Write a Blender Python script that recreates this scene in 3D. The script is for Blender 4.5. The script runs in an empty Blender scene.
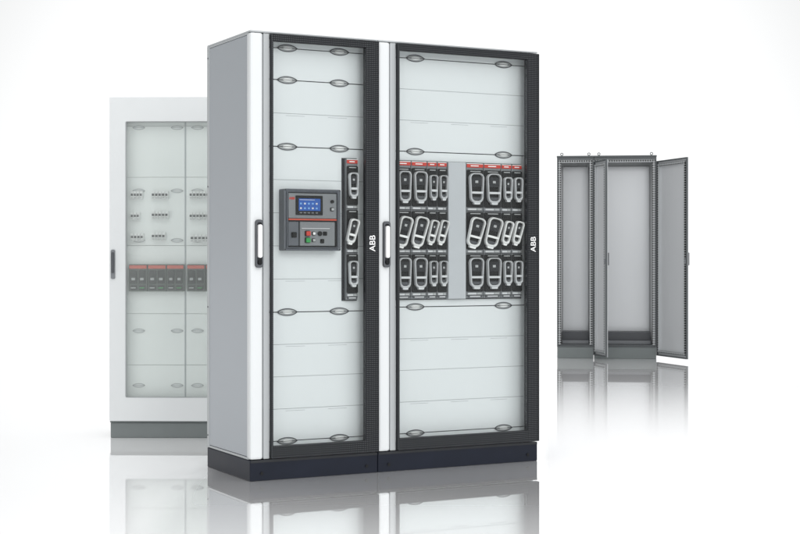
import bpy, bmesh, math
from mathutils import Vector, Matrix
scene = bpy.context.scene
scene.view_settings.view_transform = 'Standard'
scene.view_settings.look = 'None'
scene.view_settings.exposure = 0
R = math.radians

# ------------------------------------------------------------------ materials
def new_mat(name):
    m = bpy.data.materials.new(name); m.use_nodes = True
    nt = m.node_tree; nt.nodes.clear()
    out = nt.nodes.new('ShaderNodeOutputMaterial')
    return m, nt, out

def paint(name, col, rough=0.4, metal=0.0, var=0.04, scale=6.0, spec=0.5, rvar=.15):
    m, nt, out = new_mat(name)
    b = nt.nodes.new('ShaderNodeBsdfPrincipled')
    nt.links.new(b.outputs[0], out.inputs[0])
    tc = nt.nodes.new('ShaderNodeTexCoord')
    n = nt.nodes.new('ShaderNodeTexNoise'); n.inputs['Scale'].default_value = scale
    n.inputs['Detail'].default_value = 4
    nt.links.new(tc.outputs['Object'], n.inputs['Vector'])
    mr = nt.nodes.new('ShaderNodeMapRange')
    mr.inputs['From Min'].default_value = 0.3; mr.inputs['From Max'].default_value = 0.7
    mr.inputs['To Min'].default_value = 1 - var; mr.inputs['To Max'].default_value = 1 + var
    nt.links.new(n.outputs['Fac'], mr.inputs['Value'])
    vm = nt.nodes.new('ShaderNodeVectorMath'); vm.operation = 'SCALE'
    vm.inputs[0].default_value = col
    nt.links.new(mr.outputs[0], vm.inputs['Scale'])
    nt.links.new(vm.outputs[0], b.inputs['Base Color'])
    mr2 = nt.nodes.new('ShaderNodeMapRange')
    mr2.inputs['To Min'].default_value = rough * (1 - rvar); mr2.inputs['To Max'].default_value = rough * (1 + rvar)
    nt.links.new(n.outputs['Fac'], mr2.inputs['Value'])
    nt.links.new(mr2.outputs[0], b.inputs['Roughness'])
    b.inputs['Metallic'].default_value = metal
    b.inputs['Specular IOR Level'].default_value = spec
    return m

def dotted(name, base, dot, pitch=0.012, rad=0.27, rough=0.35, plane='XZ', spec=.5):
    m, nt, out = new_mat(name)
    b = nt.nodes.new('ShaderNodeBsdfPrincipled'); b.inputs['Roughness'].default_value = rough
    b.inputs['Specular IOR Level'].default_value = spec
    nt.links.new(b.outputs[0], out.inputs[0])
    tc = nt.nodes.new('ShaderNodeTexCoord')
    s = nt.nodes.new('ShaderNodeVectorMath'); s.operation = 'SCALE'; s.inputs['Scale'].default_value = 1 / pitch
    nt.links.new(tc.outputs['Object'], s.inputs[0])
    f = nt.nodes.new('ShaderNodeVectorMath'); f.operation = 'FRACTION'
    nt.links.new(s.outputs[0], f.inputs[0])
    sb = nt.nodes.new('ShaderNodeVectorMath'); sb.operation = 'SUBTRACT'; sb.inputs[1].default_value = (.5, .5, .5)
    nt.links.new(f.outputs[0], sb.inputs[0])
    mu = nt.nodes.new('ShaderNodeVectorMath'); mu.operation = 'MULTIPLY'
    mu.inputs[1].default_value = (1, 0, 1) if plane == 'XZ' else (0, 1, 1)
    nt.links.new(sb.outputs[0], mu.inputs[0])
    ln = nt.nodes.new('ShaderNodeVectorMath'); ln.operation = 'LENGTH'
    nt.links.new(mu.outputs[0], ln.inputs[0])
    lt = nt.nodes.new('ShaderNodeMath'); lt.operation = 'LESS_THAN'; lt.inputs[1].default_value = rad
    nt.links.new(ln.outputs['Value'], lt.inputs[0])
    mx = nt.nodes.new('ShaderNodeMix'); mx.data_type = 'RGBA'
    mx.inputs[6].default_value = (*base, 1); mx.inputs[7].default_value = (*dot, 1)
    nt.links.new(lt.outputs[0], mx.inputs[0])
    nt.links.new(mx.outputs[2], b.inputs['Base Color'])
    return m

def glass(name, haze=0.0, ior=1.4, rough=.02):
    m, nt, out = new_mat(name)
    t = nt.nodes.new('ShaderNodeBsdfTransparent'); t.inputs[0].default_value = (.99, 1, .995, 1)
    g = nt.nodes.new('ShaderNodeBsdfGlossy'); g.inputs['Roughness'].default_value = rough
    fr = nt.nodes.new('ShaderNodeFresnel'); fr.inputs[0].default_value = ior
    mx = nt.nodes.new('ShaderNodeMixShader')
    nt.links.new(fr.outputs[0], mx.inputs[0]); nt.links.new(t.outputs[0], mx.inputs[1]); nt.links.new(g.outputs[0], mx.inputs[2])
    last = mx
    if haze:
        d = nt.nodes.new('ShaderNodeBsdfDiffuse'); d.inputs[0].default_value = (.90, .95, .93, 1)
        m2 = nt.nodes.new('ShaderNodeMixShader'); m2.inputs[0].default_value = haze
        nt.links.new(mx.outputs[0], m2.inputs[1]); nt.links.new(d.outputs[0], m2.inputs[2]); last = m2
    nt.links.new(last.outputs[0], out.inputs[0])
    return m

SIDE = paint('side_paint_shaded', (.45, .48, .51), .30, metal=.40, var=0, scale=2, rvar=0)  # the cabinet's light grey paint, with side shade put into the colour
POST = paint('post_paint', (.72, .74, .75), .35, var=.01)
POST2 = paint('profile_paint', (.44, .46, .47), .3, var=.01)
PLATEG = paint('plate_paint', (.765, .79, .81), .38, var=.008, scale=2.0, rvar=.05)
PLATEW = paint('white_plate_paint', (.90, .92, .915), .4, var=.01, scale=2.5)
PLATE2 = paint('grey_plate_paint', (.52, .54, .57), .4, var=.02, scale=2.5)
SEAM = paint('seam_dark', (.08, .085, .09), .6)
LINE = paint('line_grey', (.38, .40, .42), .5)
INNER = paint('inner_sheet', (.70, .72, .73), .45)
PLINTH = paint('plinth_navy', (.007, .010, .020), .35, var=.15, spec=.25)
BLACK = paint('black_plastic', (.008, .009, .010), .4, spec=.25)
CHAR = paint('charcoal_plastic', (.024, .026, .030), .45, spec=.3)
DGREY = paint('dark_grey_plastic', (.075, .08, .09), .45)
SLATE = paint('slate_plastic', (.11, .12, .14), .4)
MGREY = paint('mid_grey_plastic', (.21, .22, .235), .45)
LGREY = paint('light_grey_plastic', (.45, .46, .47), .4)
HGREY = paint('handle_grey_plastic', (.66, .67, .69), .3)
WHITE = paint('white_plastic', (.88, .88, .88), .3)
RED = paint('red_plastic', (.56, .04, .025), .45)
ORED = paint('soft_red_plastic', (.62, .09, .05), .45)
GREEN = paint('green_plastic', (.02, .32, .07), .4)
BLUE = paint('blue_display', (.018, .10, .42), .15)
LBLUE = paint('light_blue_display', (.20, .42, .75), .15)
PERF = dotted('perforated_border', (.006, .007, .009), (.080, .085, .09), pitch=.0095, rad=.28, spec=.22)
PERFG = dotted('perforated_rail', (.46, .48, .49), (.012, .012, .012), pitch=.025, rad=.36)
PERFY = dotted('perforated_rail_deep', (.46, .48, .49), (.012, .012, .012), pitch=.025, rad=.36, plane='YZ')
GLASS = glass('clear_glass', ior=1.25, rough=.03)
HGLASS = glass('hazy_glass', .10, ior=1.18, rough=.05)
WPAINT = paint('white_cabinet_paint', (.74, .76, .765), .4, var=.01)
PLG = paint('grey_plinth', (.18, .20, .20), .45)
STEEL = paint('pale_sheet', (.56, .575, .585), .35, metal=.35, var=.01, scale=1, rvar=0)
STEELD = paint('steel_edge', (.10, .11, .115), .4, metal=.2)
PLG2 = paint('grey_green_plinth', (.15, .17, .17), .45)
BREAK = paint('grey_green_case', (.055, .07, .063), .45)
DOORIN = paint('door_inner_sheet', (.66, .675, .69), .35, metal=.15, var=.01, scale=1, rvar=0)

# ------------------------------------------------------------------ mesh tools
ORG = {}
def rr(cx, cz, w, h, r, n=5, taper=0.0):
    pts = []
    r = min(r, w / 2 - 1e-4, h / 2 - 1e-4)
    for (sx, sz, a0) in ((1, 1, 0), (-1, 1, 90), (-1, -1, 180), (1, -1, 270)):
        for i in range(n + 1):
            a = R(a0 + 90 * i / n)
            x = sx * (w / 2 - r) + r * math.cos(a); z = sz * (h / 2 - r) + r * math.sin(a)
            pts.append((cx + x * (1 + taper * 2 * z / h), cz + z))
    return pts
def ell(cx, cz, w, h, n=24, p=1.0):
    out = []
    for i in range(n):
        a = 2 * math.pi * i / n
        c, s = math.cos(a), math.sin(a)
        out.append((cx + w / 2 * c, cz + h / 2 * math.copysign(abs(s) ** p, s)))
    return out

class M:
    def __init__(self):
        self.bm = bmesh.new(); self.mats = []
    def mi(self, mat):
        if mat not in self.mats: self.mats.append(mat)
        return self.mats.index(mat)
    def _add(self, t, mat, bev=0):
        if bev:
            bmesh.ops.bevel(t, geom=[e for e in t.edges if e.is_manifold and e.calc_face_angle(0) > .5], offset=bev, segments=2,
                            profile=.5, affect='EDGES')
        bmesh.ops.recalc_face_normals(t, faces=t.faces)
        i = self.mi(mat)
        for f in t.faces: f.material_index = i
        me = bpy.data.meshes.new('tmp'); t.to_mesh(me); t.free()
        self.bm.from_mesh(me); bpy.data.meshes.remove(me)
    def box(self, x0, x1, y0, y1, z0, z1, mat, bev=0):
        t = bmesh.new()
        bmesh.ops.create_cube(t, size=1)
        for v in t.verts:
            v.co = Vector(((x0 + x1) / 2 + v.co.x * (x1 - x0), (y0 + y1) / 2 + v.co.y * (y1 - y0), (z0 + z1) / 2 + v.co.z * (z1 - z0)))
        self._add(t, mat, bev)
    def prism(self, pts, y0, y1, mat, bev=0):
        t = bmesh.new()
        a = [t.verts.new((x, y0, z)) for x, z in pts]; b = [t.verts.new((x, y1, z)) for x, z in pts]
        t.faces.new(a); t.faces.new(b[::-1])
        n = len(pts)
        for i in range(n):
            t.faces.new((a[i], b[i], b[(i + 1) % n], a[(i + 1) % n]))
        self._add(t, mat, bev)
    def ring(self, po, pi, y0, y1, mat, bev=0, bulge=0):
        t = bmesh.new(); n = len(po)
        prof = [(po, y0), (pi, y0), (pi, y1), (po, y1)]
        if bulge:
            mid = [((a[0] + b[0]) / 2, (a[1] + b[1]) / 2) for a, b in zip(po, pi)]
            prof = [(po, y0 + bulge), (mid, y0), (pi, y0 + bulge), (pi, y1), (po, y1)]
        L = [[t.verts.new((x, y, z)) for x, z in p] for p, y in prof]
        K = len(L)
        for k in range(K):
            A, B = L[k], L[(k + 1) % K]
            for i in range(n):
                j = (i + 1) % n
                t.faces.new((A[i], A[j], B[j], B[i]))
        self._add(t, mat, bev)
    def cyl(self, c, r, l, axis, mat, n=20, bev=0):
        t = bmesh.new()
        bmesh.ops.create_cone(t, cap_ends=True, segments=n, radius1=r, radius2=r, depth=l)
        rot = {'Z': Matrix(), 'Y': Matrix.Rotation(R(90), 4, 'X'), 'X': Matrix.Rotation(R(90), 4, 'Y')}[axis]
        bmesh.ops.transform(t, matrix=Matrix.Translation(c) @ rot, verts=t.verts)
        self._add(t, mat, bev)
    def torus(self, c, R0, r0, mat, n=20, k=8):
        t = bmesh.new(); g = []
        for i in range(n):
            a = 2 * math.pi * i / n; row = []
            for j in range(k):
                b = 2 * math.pi * j / k; rad = R0 + r0 * math.cos(b)
                row.append(t.verts.new((c[0] + rad * math.cos(a), c[1] + r0 * math.sin(b), c[2] + rad * math.sin(a))))
            g.append(row)
        for i in range(n):
            for j in range(k):
                t.faces.new((g[i][j], g[(i + 1) % n][j], g[(i + 1) % n][(j + 1) % k], g[i][(j + 1) % k]))
        self._add(t, mat)
    def mesh(self, name, origin=(0, 0, 0)):
        bmesh.ops.translate(self.bm, verts=self.bm.verts, vec=-Vector(origin))
        me = bpy.data.meshes.new(name); self.bm.to_mesh(me); self.bm.free()
        for m in self.mats: me.materials.append(m)
        return me
    def build(self, name, parent=None, origin=(0, 0, 0), label=None):
        return place(name, self.mesh(name, origin), parent, origin, label)

def place(name, me, parent, origin=(0, 0, 0), label=None):
    o = bpy.data.objects.new(name, me); scene.collection.objects.link(o)
    ORG[o.name] = Vector(origin)
    if parent:
        o.parent = parent
        o.location = Vector(origin) - ORG[parent.name]
    else:
        o.location = origin
    if label: o['label'] = label
    return o

def root(name, loc, rotz, label, cat, group=None):
    e = bpy.data.objects.new(name, None); scene.collection.objects.link(e)
    e.empty_display_size = .2
    e.location = loc; e.rotation_euler = (0, 0, rotz)
    e['label'] = label; e['category'] = cat
    if group: e['group'] = group
    ORG[e.name] = Vector((0, 0, 0))
    return e

def text_mesh(body, size, mat, up=False, bold=0.0):
    cu = bpy.data.curves.new('lettering', 'FONT'); cu.body = body; cu.size = size
    cu.align_x = 'CENTER'; cu.align_y = 'CENTER'; cu.extrude = .0006; cu.offset = bold
    ob = bpy.data.objects.new('tmp_text', cu); scene.collection.objects.link(ob)
    bpy.context.view_layer.update()
    me = bpy.data.meshes.new_from_object(ob)
    bpy.data.objects.remove(ob); bpy.data.curves.remove(cu)
    me.transform(Matrix.Rotation(R(90), 4, 'X'))
    if up: me.transform(Matrix.Rotation(R(-90), 4, 'Y'))
    me.materials.clear(); me.materials.append(mat)
    return me

# ------------------------------------------------------------------ plan of the row
O = Vector((-0.698, 6.94, 0)); ANG = math.atan2(.4622, .8867)
def S(px, d):
    q = (px - 400) / 1491
    return (.698 + .4622 * d + q * (6.94 + .8867 * d)) / (.8867 - .4622 * q)
D = .58; H = 2.1
def latch_mesh(edge, fill, bar):
    m = M()
    m.ring(ell(0, 0, .104, .036, 28, 1.3), ell(0, 0, .092, .027, 28, 1.3), -.004, 0, edge)
    m.prism(ell(0, 0, .092, .027, 28, 1.3), -.002, 0, fill)
    m.prism(ell(0, 0, .05, .015, 20), -.007, -.002, WHITE)
    m.box(-.052, .052, -.0085, -.0071, -.0012, .0012, bar)
    return m.mesh('latch')
LATCH = latch_mesh(DGREY, LGREY, CHAR)
LATCH2 = latch_mesh(LGREY, PLATEG, MGREY)

def door_handle(parent, cx, zc, y):
    m = M()
    m.prism(rr(cx, zc, .036, .225, .014), y - .008, y, CHAR, .002)
    m.ring(rr(cx, zc, .036, .225, .014), rr(cx, zc, .025, .20, .010), y - .016, y - .008, DGREY)
    m.prism(rr(cx, zc + .012, .020, .155, .009), y - .026, y - .0085, WHITE, .003)
    m.cyl((cx, y - .012, zc - .086), .008, .012, 'Y', BLACK)
    m.build('door_handle', parent, (cx, y, zc))

CD = .085     # depth of the cover plates behind the door
def main_cabinet(name_label, x0, W, wide):
    loc = O + x0 * Vector((.8867, .4622, 0))
    g = 'glass-door switchgear cabinets standing joined in a row'
    r = root('switchgear_cabinet', loc, ANG, name_label, 'electrical cabinet', g)
    e = .0015
    m = M()
    m.box(e, W - e, .004, D - .004, 0, .098, PLINTH, .004)
    m.box(e + .003, W - e - .003, .001, .0045, .086, .098, CHAR)
    for cx in (.06, W - .06):
        m.cyl((cx, .003, .035), .008, .006, 'Y', BLACK)
    m.build('plinth', r)
    m = M()
    if not wide:
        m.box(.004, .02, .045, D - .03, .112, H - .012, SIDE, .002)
        m.box(.001, .024, D - .03, D, .1, H, POST2, .003)
        m.box(.002, .018, .03, D - .028, .1, .11, POST2)
        m.box(.002, .018, .03, D - .028, H - .011, H - .002, POST2)
        for zz in (.16, .8, 1.4, 2.04):   # fixing screws along the rear edge
            m.cyl((.0008, D - .015, zz), .004, .004, 'X', DGREY, n=10)
    else:
        m.box(.001, .02, .051, D, .1, H - .002, INNER, .002)
    m.build('side_panel', r)
    m = M(); m.box(W - .02, W - .001, .045, D, .1, H - .002, SIDE if wide else INNER, .002); m.build('side_panel', r)
    m = M(); m.box(.02, W - .02, D - .015, D - .002, .1, H - .002, INNER); m.build('back_panel', r)
    m = M(); m.box(e, W - e, .002, D - .002, H - .0015, H + .006, POST2, .002); m.build('top_panel', r)
    m = M()
    m.box(.02, W - .02, .03, D - .02, .1, .112, INNER); m.build('floor_plate', r)
    m = M()
    m.box(.001, .066, 0, .05, .1, H - .002, POST, .012)
    m.box(.069, .101, .006, .05, .1, H - .002, POST2, .005)
    m.box(.066, .069, .02, .05, .1, H - .01, CHAR)
    m.build('corner_post', r)
    dl, dr, db, dt = .104, W - .003, .105, H - .008
    bl, br, bb, bt = .009, .066, .056, .032
    m = M(); y0, y1 = -.012, .012
    m.box(dl, dl + bl, y0, y1, db, dt, PERF, .002)
    m.box(dr - br, dr, y0, y1, db, dt, PERF, .002)
    m.box(dl + bl, dr - br, y0 + .0005, y1, db, db + bb, PERF)
    m.box(dl + bl, dr - br, y0 + .0005, y1, dt - bt, dt, PERF)
    for a in ((dl - .001, dl + .002, db, dt), (dr - .002, dr + .001, db, dt), (dl + .002, dr - .002, dt - .002, dt + .001), (dl + .002, dr - .002, db - .001, db + .002)):
        m.box(a[0], a[1], y0 - .003, y1, a[2], a[3], CHAR)
    m.box(dr - br - .003, dr - br, y0 + .002, y1 + .006, db + bb, dt - bt, CHAR)
    door = m.build('door', r, (dl, 0, db))
    m = M()
    m.box(dl + bl, dr - br - .003, -.003, .002, db + bb, dt - bt, GLASS)
    m.build('glass_pane', door)
    door_handle(door, .042, 1.11, 0)
    place('lettering', text_mesh('ABB', .044, WHITE, up=True, bold=.0002), door, (dr - br / 2, y0 - .0015, 1.115))
    d = CD
    seams = [.118, .170, .785, 1.575, 1.893, 2.045, 2.085] if not wide else [.118, .170, .80, 1.575, 2.040, 2.085]
    pl, pr = .065, W - .022
    for a, b in zip(seams[:-1], seams[1:]):
        m = M()
        m.box(pl, pr, d, d + .012, a + .0022, b - .0022, PLATEG, .001)
        h = b - a
        n = max(1, int(round(h / .155)))
        for i in range(1, n):
            z = a + h * i / n
            m.box(pl + .03, pr - .012, d - .0008, d + .001, z - .0013, z + .0013, LINE)
            if i % 2:
                for k in range(3 if wide else 2):
                    xx = pl + (pr - pl) * (k + .9) / (3.6 if wide else 2.6)
                    m.box(xx - .05, xx + .05, d - .0009, d + .001, z - .011, z - .0095, LINE)
        m.build('cover_panel', r, (pl, d, a))
    m = M(); m.box(pl, pr, d + .013, d + .02, .118, 2.085, SEAM); m.build('panel_backing', r)
    m = M()
    m.box(W - .024, W - .0205, .02, d + .01, .118, 2.085, PERFY)
    m.build('mounting_rail', r)
    xs = (287, 339) if not wide else (415, 503)
    for z in seams[1:-1]:
        for px in xs:
            place('latch', LATCH, r, (S(px, d) - x0, d - .0005, z))
    return r

# ------------------------------------------------------------------ fuse switch strips
def handle_mesh(w, h, opened):
    m = M(); p = .78; T = .10
    ringmat = WHITE if opened else HGREY
    th = (.0068 if w > .06 else .0056) + (.0012 if opened else 0)
    m.ring(rr(0, 0, w * p, h, w * .26, taper=T), rr(0, .002, w * p - 2 * th, h - 2.4 * th, w * .20, taper=T), -.028, -.006, ringmat, bulge=.004)
    m.prism(rr(0, .002, w * p - 2 * th - .0005, h - 2.4 * th - .0005, w * .19, taper=T), -.010, -.004, BLACK)
    m.prism(rr(0, -h * .16, w * p - 2 * th - .002, .011, .004), -.025, -.0095, ringmat, .003)
    m.prism(rr(0, h * .20, w * p - 2 * th - .008, h * .32, .005), -.018, -.0098, CHAR, .002)
    m.box(-w * .08, w * .08, -.0195, -.0178, h * .17, h * .25, LGREY)
    m.prism(rr(0, -h * .36, w * p - 2 * th - .012, h * .10, .003), -.015, -.0098, DGREY, .001)
    m.prism(rr(0, -h / 2 - .002, w * .36, .014, .005), -.024, -.006, ringmat, .003)
    if opened:
        for sx in (-1, 1):
            m.box(sx * w * .28 - .002, sx * w * .28 + .002, -.008, .014, -h * .42, h * .1, DGREY)
    return m.mesh('handle')
HM = {}
def fuse_switch(parent, a, b, off, d=CD - .0045, narrow=False):
    w = b - a - .003; z0, z1 = .84, 1.525
    cx = (a + b) / 2 - off
    m = M()
    m.box(cx - w / 2, cx + w / 2, d - .024, d, z0, z1, MGREY, .003)
    m.box(cx - w / 2 + .002, cx + w / 2 - .002, d - .029, d - .0242, z1 - .022, z1 - .005, RED, .001)
    m.box(cx - w / 2 + .002, cx + w / 2 - .002, d - .028, d - .0242, z1 - .0045, z1 - .001, WHITE)
    m.box(cx - w * .26, cx + w * .20, d - .030, d - .0288, z1 - .016, z1 - .011, WHITE)
    P = .214
    hh = .150 if not narrow else .118
    for i in range(3):
        zc = z1 - .028 - P * (i + .5)
        m.prism(rr(cx, zc + .006, w - .003, P - .024, .006), d - .031, d - .0242, BLACK, .002)
        m.box(cx - w * .30, cx + w * .30, d - .033, d - .031, zc + P / 2 - .016, zc + P / 2 - .012, LGREY)
        m.box(cx - w / 2 + .001, cx + w / 2 - .001, d - .0265, d - .0242, zc - P / 2 - .0015, zc - P / 2 + .0015, CHAR)
        zl = zc - P / 2 + .004
        m.box(cx - w * .40, cx + w * .10, d - .0262, d - .0242, zl, zl + .009, HGREY)
        m.box(cx + w * .14, cx + w * .40, d - .0262, d - .0242, zl, zl + .009, LGREY)
    m.box(cx - w * .42, cx + w * .42, d - .028, d - .0242, z0 + .004, z0 + .016, DGREY, .001)
    m.box(cx - w * .30, cx + w * .30, d - .030, d - .0279, z0 + .007, z0 + .012, HGREY)
    f = m.build('fuse_switch', parent, (cx, d, z0))
    for i in range(3):
        op = i == 1
        key = (round(w, 3), hh, op)
        if key not in HM: HM[key] = handle_mesh(w, hh, op)
        zc = z1 - .028 - P * (i + .5) + .009
        o = place('handle', HM[key], f, (cx - (.008 if op else 0), d - (.035 if op else .027), zc - (.008 if op else 0)))
        o.rotation_euler = (R(7 if op else 0), R(12 if op else 0), 0)
    return f

c1 = main_cabinet('tall narrow grey cabinet with glass door, breaker panel and dark plinth', 0, .667, False)
c2 = main_cabinet('tall wide grey cabinet with dark-bordered glass door showing fuse switch rows', .667, .921, True)

q = .05
m = M()
m.box(S(395, q) - .667, S(524.5, q) - .667, CD - .0042, CD - .0008, .835, 1.53, CHAR); m.build('mounting_plate', c2)
m = M()
m.box(S(344.5, q), S(359.5, q), CD - .0042, CD - .0008, .835, 1.53, CHAR); m.build('mounting_plate', c1)
fuse_switch(c1, S(346.5, q), S(358.5, q), 0, narrow=True)
for a, b, nrw in ((396, 411.5, 0), (411.5, 427.5, 0), (427.5, 437.5, 1), (437.5, 447.5, 1), (466.5, 484, 0), (484, 501.5, 0), (501.5, 512, 1), (512, 522.5, 1)):
    fuse_switch(c2, S(a, q), S(b, q), .667, narrow=bool(nrw))
m = M()
m.box(S(448.5, q) - .667, S(466, q) - .667, .050, CD - .0045, .838, 1.527, PLATE2, .003)
m.build('blanking_panel', c2)

# ------------------------------------------------------------------ power circuit breaker
d = .025
bx0, bx1 = S(284, d), S(340.5, d); bz0, bz1 = 1.078, 1.372
cx = (bx0 + bx1) / 2; w = bx1 - bx0; h = bz1 - bz0; cz = (bz0 + bz1) / 2
m = M()
m.ring(rr(cx, cz, w, h, .007), rr(cx, cz, w - .022, h - .020, .006), .022, CD, SLATE, bulge=.002)
m.ring(rr(cx, cz, w - .0225, h - .0205, .006), rr(cx, cz, w - .038, h - .034, .005), .016, CD - .001, SLATE, bulge=.003)
m.prism(rr(cx, cz, w - .0385, h - .0345, .005), .032, CD - .002, CHAR)
m.box(bx0 + .022, bx1 - .022, .022, .0315, bz1 - .140, bz1 - .020, MGREY, .003)
m.box(bx0 + .022, bx1 - .022, .0205, .0315, bz1 - .149, bz1 - .142, ORED, .001)
m.box(bx0 + .080, bx1 - .031, .020, .0315, bz0 + .023, bz1 - .156, MGREY, .004)
m.box(bx0 + .022, bx0 + .076, .024, .0315, bz0 + .023, bz1 - .156, SLATE, .003)
m.box(bx1 - .029, bx1 - .022, .024, .0315, bz0 + .023, bz1 - .156, BLACK)
for sx, sz in ((-1, -1), (1, -1), (-1, 1), (1, 1)):
    m.cyl((cx + sx * (w / 2 - .0055), .021, cz + sz * (h / 2 - .0055)), .003, .004, 'Y', BLACK)
cb = m.build('circuit_breaker', c1, (cx, CD, bz0))
sx0, sx1, sz0, sz1 = bx0 + .072, bx0 + .184, bz1 - .104, bz1 - .046
m = M()
m.box(sx0 - .014, sx1 + .014, .016, .0215, sz0 - .020, sz1 + .014, BLACK, .002)
m.box(sx0, sx1, .0145, .0165, sz0, sz1, BLUE)
for i in range(5):
    for j in range(2):
        m.box(sx0 + .006 + i * .0205, sx0 + .015 + i * .0205, .0135, .0146, sz0 + .008 + j * .022, sz0 + .016 + j * .022, LBLUE if (i * 2 + j) % 3 else HGREY)
m.box(sx0 + .004, sx1 - .03, .0137, .0147, sz1 - .007, sz1 - .005, HGREY)
for i in range(5):
    m.box(sx0 + .005 + i * .0205, sx0 + .017 + i * .0205, .0148, .0158, sz0 - .012, sz0 - .007, MGREY)
m.build('display_screen', cb)
place('lettering', text_mesh('ABB', .016, RED, bold=.0005), cb, (bx0 + .039, .0208, bz1 - .046))
def button(x, z, mat, s=.011, nm='push_button', sq=True, out=.010):
    m = M()
    if sq:
        m.prism(rr(x, z, s * 2 + .006, s * 2 + .006, .004), .016, .0200, BLACK)
        m.prism(rr(x, z, s * 2, s * 2, .003), out, .0195, mat, .001)
    else: m.cyl((x, (out + .02) / 2, z), s, .02 - out, 'Y', mat, bev=.001)
    m.build(nm, cb, (x, .02, z))
button(bx0 + .118, bz0 + .082, RED, .0105, out=.003)
button(bx0 + .118, bz0 + .050, GREEN, .0105, out=.005)
button(bx0 + .150, bz0 + .050, LGREY, .006, 'indicator')
button(bx0 + .150, bz0 + .082, WHITE, .006, 'indicator')
button(bx0 + .182, bz0 + .082, BLACK, .011, 'key_lock', False)
button(bx0 + .210, bz0 + .082, BLACK, .007, 'indicator')
button(bx0 + .195, bz0 + .046, BLACK, .007, 'indicator')
button(bx1 - .048, bz1 - .058, BLACK, .008, 'port', False)
button(bx1 - .048, bz1 - .095, LGREY, .006, 'port')
button(bx0 + .049, bz0 + .075, BLACK, .010, 'indicator')
m = M(); m.box(bx0 + .09, bx1 - .06, .0182, .0198, bz0 + .105, bz0 + .108, HGREY); m.build('marking_strip', cb)

# ------------------------------------------------------------------ white cabinet with hazy glass door
wc = root('distribution_cabinet', (-1.686, 8.67, 0), R(-1.2), 'white distribution cabinet with full-height glass door on grey plinth', 'electrical cabinet')
W2, H2, D2 = .9, 1.98, .4
m = M(); m.box(.002, W2 - .002, .004, D2, 0, .088, PLG, .004); m.box(.0, W2, .0, D2, .0885, .0985, PLG2, .002); m.build('plinth', wc)
m = M()
m.box(0, .015, .02, D2, .1, H2, WPAINT, .002); m.box(W2 - .015, W2, .02, D2, .1, H2, WPAINT, .002)
m.box(.015, W2 - .015, .02, D2, .1, .115, WPAINT); m.box(.015, W2 - .015, .02, D2, H2 - .015, H2 - .001, WPAINT)
m.box(.015, W2 - .015, D2 - .012, D2 - .002, .115, H2 - .015, WPAINT)
m.build('housing', wc)
m = M()
gx0, gx1, gz0, gz1 = .093, W2 - .093, .235, 1.84
m.ring(rr(W2 / 2, (H2 + .1) / 2, W2, H2 - .1, .006), rr(W2 / 2, (gz0 + gz1) / 2, gx1 - gx0, gz1 - gz0, .008), -.018, .016, WPAINT, .003)
m.ring(rr(W2 / 2, (gz0 + gz1) / 2, gx1 - gx0 - .0005, gz1 - gz0 - .0005, .008), rr(W2 / 2, (gz0 + gz1) / 2, gx1 - gx0 - .007, gz1 - gz0 - .007, .006), -.012, .010, LGREY)
wd = m.build('door', wc)
m = M(); m.box(gx0 + .003, gx1 - .003, -.002, .003, gz0 + .003, gz1 - .003, HGLASS); m.build('glass_pane', wd)
m = M(); m.prism(rr(.022, 1.01, .024, .17, .008), -.026, -.0175, MGREY, .002); m.prism(rr(.022, 1.02, .013, .12, .005), -.038, -.0255, DGREY, .002); m.build('door_handle', wd, (.022, -.02, 1.01))
m = M()
dp = .070
for a, b in zip((.12, .42, .72, 1.12, 1.52, 1.82), (.42, .72, 1.12, 1.52, 1.82, 1.955)):
    m.box(.017, .424, dp, dp + .01, a + .001, b - .001, PLATEW, .001)
    m.box(.432, .883, dp, dp + .01, a + .001, b - .001, PLATEW, .001)
m.box(.017, .883, dp + .011, dp + .014, .12, 1.955, LGREY)
m.box(.4255, .4305, dp - .004, dp + .01, .12, 1.955, PLATE2)
m.build('cover_panel', wc)
for z in (.30, .62, .99, 1.15, 1.44, 1.81):
    for x in (.155, .38, .50):
        o = place('latch', LATCH2, wc, (x, dp - .001, z)); o.scale = (.7, 1, .7)
def bx(px): return (px - 110) / 172 + .008
def bz(py): return (438 - py) / 172 * 1.01
def mcb(p0, p1, pc, n):
    m = M(); a, b = bx(p0), bx(p1); z = bz(pc); ww = (b - a) / n
    for i in range(n):
        x = a + i * ww
        m.box(x + .0008, x + ww - .0008, dp - .036, dp - .001, z - .022, z + .022, WHITE, .001)
        m.box(x + ww * .22, x + ww * .78, dp - .046, dp - .0355, z - .006, z + .007, CHAR, .001)
        m.box(x + ww * .2, x + ww * .8, dp - .038, dp - .0355, z - .018, z - .015, MGREY)
    m.build('miniature_circuit_breaker', wc, (a, dp, z))
mcb(128, 140, 197, 4); mcb(149, 166, 197, 5); mcb(187, 211, 197, 7)
mcb(128, 137, 218, 3); mcb(149, 166, 217, 5); mcb(187, 211, 218, 7)
mcb(128, 141, 239, 4); mcb(149, 163, 238, 4); mcb(188, 211, 240, 6)
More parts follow.
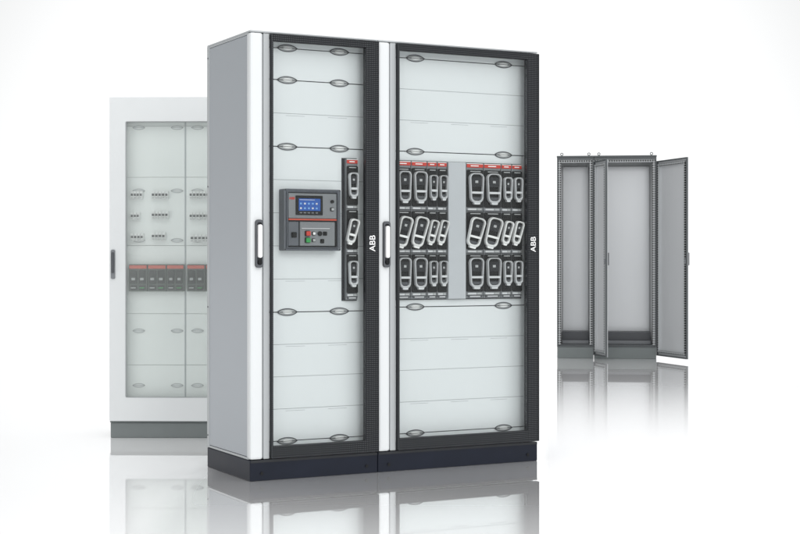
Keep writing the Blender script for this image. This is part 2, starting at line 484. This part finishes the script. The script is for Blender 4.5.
def moulded(p0, p1):
    m = M(); a, b = bx(p0), bx(p1); z0, z1 = bz(293), bz(266); w_ = b - a
    m.box(a, b, dp - .042, dp - .001, z0, z1, BREAK, .003)
    m.box(a + .003, b - .003, dp - .047, dp - .0425, z1 - .026, z1 - .006, ORED, .001)
    for i in range(2):
        xx = a + w_ * (.08 + .47 * i)
        m.box(xx, xx + w_ * .38, dp - .053, dp - .0425, z0 + .045, z1 - .036, BLACK, .003)
        m.box(xx + .010, xx + w_ * .38 - .010, dp - .061, dp - .053, z0 + .065, z0 + .080, LGREY, .002)
        m.box(xx, xx + w_ * .38, dp - .046, dp - .0425, z0 + .008, z0 + .036, BLACK, .001)
        m.box(xx + .004, xx + w_ * .3, dp - .048, dp - .046, z0 + .018, z0 + .024, GREEN if i else LGREY)
    m.build('moulded_case_breaker', wc, (a, dp, z0))
for a, b in ((126.5, 145), (145.5, 164), (164.5, 182), (185, 203), (204, 222)): moulded(a, b)

# ------------------------------------------------------------------ open empty enclosures
rotE = R(-7); E0 = Vector((1.664, 15.8, 0)); ux = Vector((math.cos(rotE), math.sin(rotE), 0))
BACKP = paint('mounting_plate_zinc', (.58, .595, .61), .34, metal=.5, var=.01, scale=1, rvar=0)
def open_cab(x0, W, ang, label):
    r = root('open_enclosure', E0 + x0 * ux, rotE, label, 'electrical cabinet', 'open empty enclosures standing side by side')
    Dp, Hh, pz = .50, 2.125, .13
    m = M(); m.box(.002, W - .002, .004, Dp, 0, pz - .012, PLG2, .004); m.box(0, W, 0, Dp, pz - .011, pz - .001, STEELD, .002); m.build('plinth', r)
    m = M()
    m.box(0, .010, .03, Dp, pz, Hh, STEEL); m.box(W - .010, W, .03, Dp, pz, Hh, STEEL)
    m.box(.010, W - .010, Dp - .012, Dp, pz, Hh, STEEL)
    m.build('housing', r)
    m = M(); m.box(-.003, W + .003, -.012, Dp, Hh + .001, Hh + .018, STEELD, .004); m.build('roof_panel', r)
    m = M(); m.box(.010, W - .010, .03, Dp - .012, pz, pz + .012, STEELD)
    m.box(.05, W - .05, .24, Dp - .06, pz + .013, pz + .14, DGREY, .003)
    m.box(.05, W - .05, .17, .185, pz + .013, pz + .05, MGREY, .003)
    m.build('gland_plate', r)
    for a, b in ((0, .012), (W - .012, W)):
        m = M(); m.box(a, b, 0, .03, pz, Hh, STEELD)
        qq = (b + .001, b + .030) if a == 0 else (a - .030, a - .001)
        m.box(qq[0], qq[1], .02, .028, pz + .012, Hh - .02, PERFG)
        m.box((b if a == 0 else a - .003), (b + .003 if a == 0 else a), .03, .08, pz + .012, Hh - .02, PERFY)
        m.build('frame_upright', r)
    m = M(); m.box(.013, W - .013, 0, .03, Hh - .022, Hh, STEELD); m.box(.045, W - .045, .02, .028, Hh - .053, Hh - .023, PERFG); m.build('frame_crossbar', r)
    m = M()
    m.box(.055, W - .055, Dp - .05, Dp - .04, pz + .14, Hh - .07, BACKP, .002)
    m.build('mounting_plate', r)
    dw = W - .006; z0, z1 = pz - .095, Hh - .045
    hx = W
    m = M()
    def X(a): return hx - a
    m.box(X(dw), X(0), -.022, -.018, z0, z1, DOORIN)
    for a, b in ((0, .012), (dw - .012, dw)):
        m.box(X(b), X(a), -.0178, 0, z0, z1, STEELD)
    m.box(X(dw - .012), X(.012), -.0178, 0, z0, z0 + .012, STEELD); m.box(X(dw - .012), X(.012), -.0178, 0, z1 - .012, z1, STEELD)
    for a, b in ((.030, .052), (dw - .052, dw - .030)):
        m.box(X(b), X(a), -.0178, .004, z0 + .035, z1 - .035, PERFG)
    m.box(X(dw - .052), X(.052), -.0178, .003, z0 + .035, z0 + .057, PERFG); m.box(X(dw - .052), X(.052), -.0178, .003, z1 - .057, z1 - .035, PERFG)
    dr = m.build('door', r, (hx, -.002, z0))
    m = M(); m.prism(rr(X(dw - .018), 1.05, .020, .13, .008), -.038, -.0225, DGREY, .003)
    m.box(X(dw - .012), X(dw - .022), 0, .012, 1.0, 1.05, MGREY, .002); m.build('door_handle', dr, (X(dw - .018), -.022, 1.05))
    for zz in (.35, 1.1, 1.85):
        m = M(); m.cyl((hx + .004, -.008, zz), .006, .06, 'Z', STEELD); m.build('hinge', dr, (hx, -.008, zz))
    dr.rotation_euler = (0, 0, R(ang))
    for xx in (.05, W - .05):
        m = M(); m.cyl((xx, .05, Hh + .022), .010, .008, 'Z', PLG2); m.torus((xx, .05, Hh + .038), .013, .004, PLG2)
        m.build('lifting_eye', r, (xx, .05, Hh + .018))
    return r
open_cab(0, .385, 109, 'narrow grey steel enclosure standing empty with its door open')
open_cab(.39, .65, 115, 'wide grey steel enclosure standing empty with its door open')

# ------------------------------------------------------------------ floor
me = bpy.data.meshes.new('floor'); s = 400
me.from_pydata([(-s, -s, 0), (s, -s, 0), (s, s, 0), (-s, s, 0)], [], [(0, 1, 2, 3)])
fl = bpy.data.objects.new('floor', me); scene.collection.objects.link(fl); fl['kind'] = 'structure'
fl['label'] = 'polished white studio floor with soft reflections'; fl['category'] = 'floor'
fm, nt, out = new_mat('polished_white_floor')
tc = nt.nodes.new('ShaderNodeTexCoord'); sp = nt.nodes.new('ShaderNodeSeparateXYZ'); nt.links.new(tc.outputs['Object'], sp.inputs[0])
def mrange(src, a, b, c, d_, smooth=True):
    n = nt.nodes.new('ShaderNodeMapRange')
    if smooth: n.interpolation_type = 'SMOOTHSTEP'
    for k, v in zip(('From Min', 'From Max', 'To Min', 'To Max'), (a, b, c, d_)): n.inputs[k].default_value = v
    nt.links.new(src, n.inputs['Value']); return n.outputs[0]
def mul(a, b):
    n = nt.nodes.new('ShaderNodeMath'); n.operation = 'MULTIPLY'; nt.links.new(a, n.inputs[0]); nt.links.new(b, n.inputs[1]); return n.outputs[0]
near = mul(mrange(sp.outputs['Y'], 5.0, 7.0, .52, .82), mrange(sp.outputs['X'], -1.05, -.85, .66, 1))
far = mrange(sp.outputs['Y'], 7.8, 13.5, .0, .82)
# gloss masked by position to fade the reflections, split along a sight line
mask_edge = nt.nodes.new('ShaderNodeMath'); mask_edge.operation = 'MULTIPLY_ADD'; mask_edge.inputs[1].default_value = -.0950
nt.links.new(sp.outputs['Y'], mask_edge.inputs[0]); nt.links.new(sp.outputs['X'], mask_edge.inputs[2])
sel = mrange(mask_edge.outputs[0], -.01, .05, 0, 1)
mx = nt.nodes.new('ShaderNodeMix'); nt.links.new(sel, mx.inputs[0]); nt.links.new(near, mx.inputs[2]); nt.links.new(far, mx.inputs[3])
df = nt.nodes.new('ShaderNodeBsdfDiffuse'); df.inputs[0].default_value = (.90, .90, .905, 1)
gl = nt.nodes.new('ShaderNodeBsdfGlossy'); gl.inputs[0].default_value = (1, 1, 1, 1); gl.inputs['Roughness'].default_value = .02
ms = nt.nodes.new('ShaderNodeMixShader'); nt.links.new(mx.outputs[0], ms.inputs[0]); nt.links.new(df.outputs[0], ms.inputs[1]); nt.links.new(gl.outputs[0], ms.inputs[2])
nt.links.new(ms.outputs[0], out.inputs[0])
me.materials.append(fm)

# ------------------------------------------------------------------ studio surround + lamp
w_ = bpy.data.worlds.new('World'); scene.world = w_; w_.use_nodes = True
nt = w_.node_tree; bg = nt.nodes['Background']
tc = nt.nodes.new('ShaderNodeTexCoord'); sp = nt.nodes.new('ShaderNodeSeparateXYZ'); nt.links.new(tc.outputs['Generated'], sp.inputs[0])
A = mrange(sp.outputs['Y'], .935, .980, .76, 1.02)  # vignette put into the surround, dimmer away from the view axis
Lf = mrange(sp.outputs['X'], -.9, -.35, .6, 1)
U = mrange(sp.outputs['Z'], .22, .75, 1, 1.6)
Bk = mrange(sp.outputs['Y'], -.85, -.2, 1.35, 1.08)
# surround dimmed upward on the left, added to shade the side panel
g1 = mul(mrange(sp.outputs['X'], -.85, -.35, 1, 0), mrange(sp.outputs['Z'], 0, .35, 0, .5))
inv = nt.nodes.new('ShaderNodeMath'); inv.operation = 'SUBTRACT'; inv.inputs[0].default_value = 1; nt.links.new(g1, inv.inputs[1])
nt.links.new(mul(mul(mul(A, Lf), mul(U, Bk)), inv.outputs[0]), bg.inputs['Strength']); bg.inputs['Color'].default_value = (.99, .997, 1, 1)
def softbox(loc, tgt, sx, sy, en, roll=0):
    la = bpy.data.lights.new('softbox', 'AREA'); la.shape = 'RECTANGLE'; la.size = sx; la.size_y = sy; la.energy = en
    lo = bpy.data.objects.new('softbox', la); scene.collection.objects.link(lo); lo.location = loc
    qt = (Vector(tgt) - lo.location).to_track_quat('-Z', 'Y').to_matrix() @ Matrix.Rotation(roll, 3, 'Z')
    lo.rotation_euler = qt.to_euler()
softbox((2.2, 1.5, 3.6), (.2, 7.2, 1.0), 2.5, 2.5, 100)

# ------------------------------------------------------------------ camera
cd = bpy.data.cameras.new('camera'); co = bpy.data.objects.new('camera', cd); scene.collection.objects.link(co)
co.location = (0, 0, 1.029); co.rotation_euler = (R(90), 0, 0)
cd.sensor_width = 36; cd.lens = 67.1; cd.shift_y = -.0075; cd.clip_end = 2000
scene.camera = co
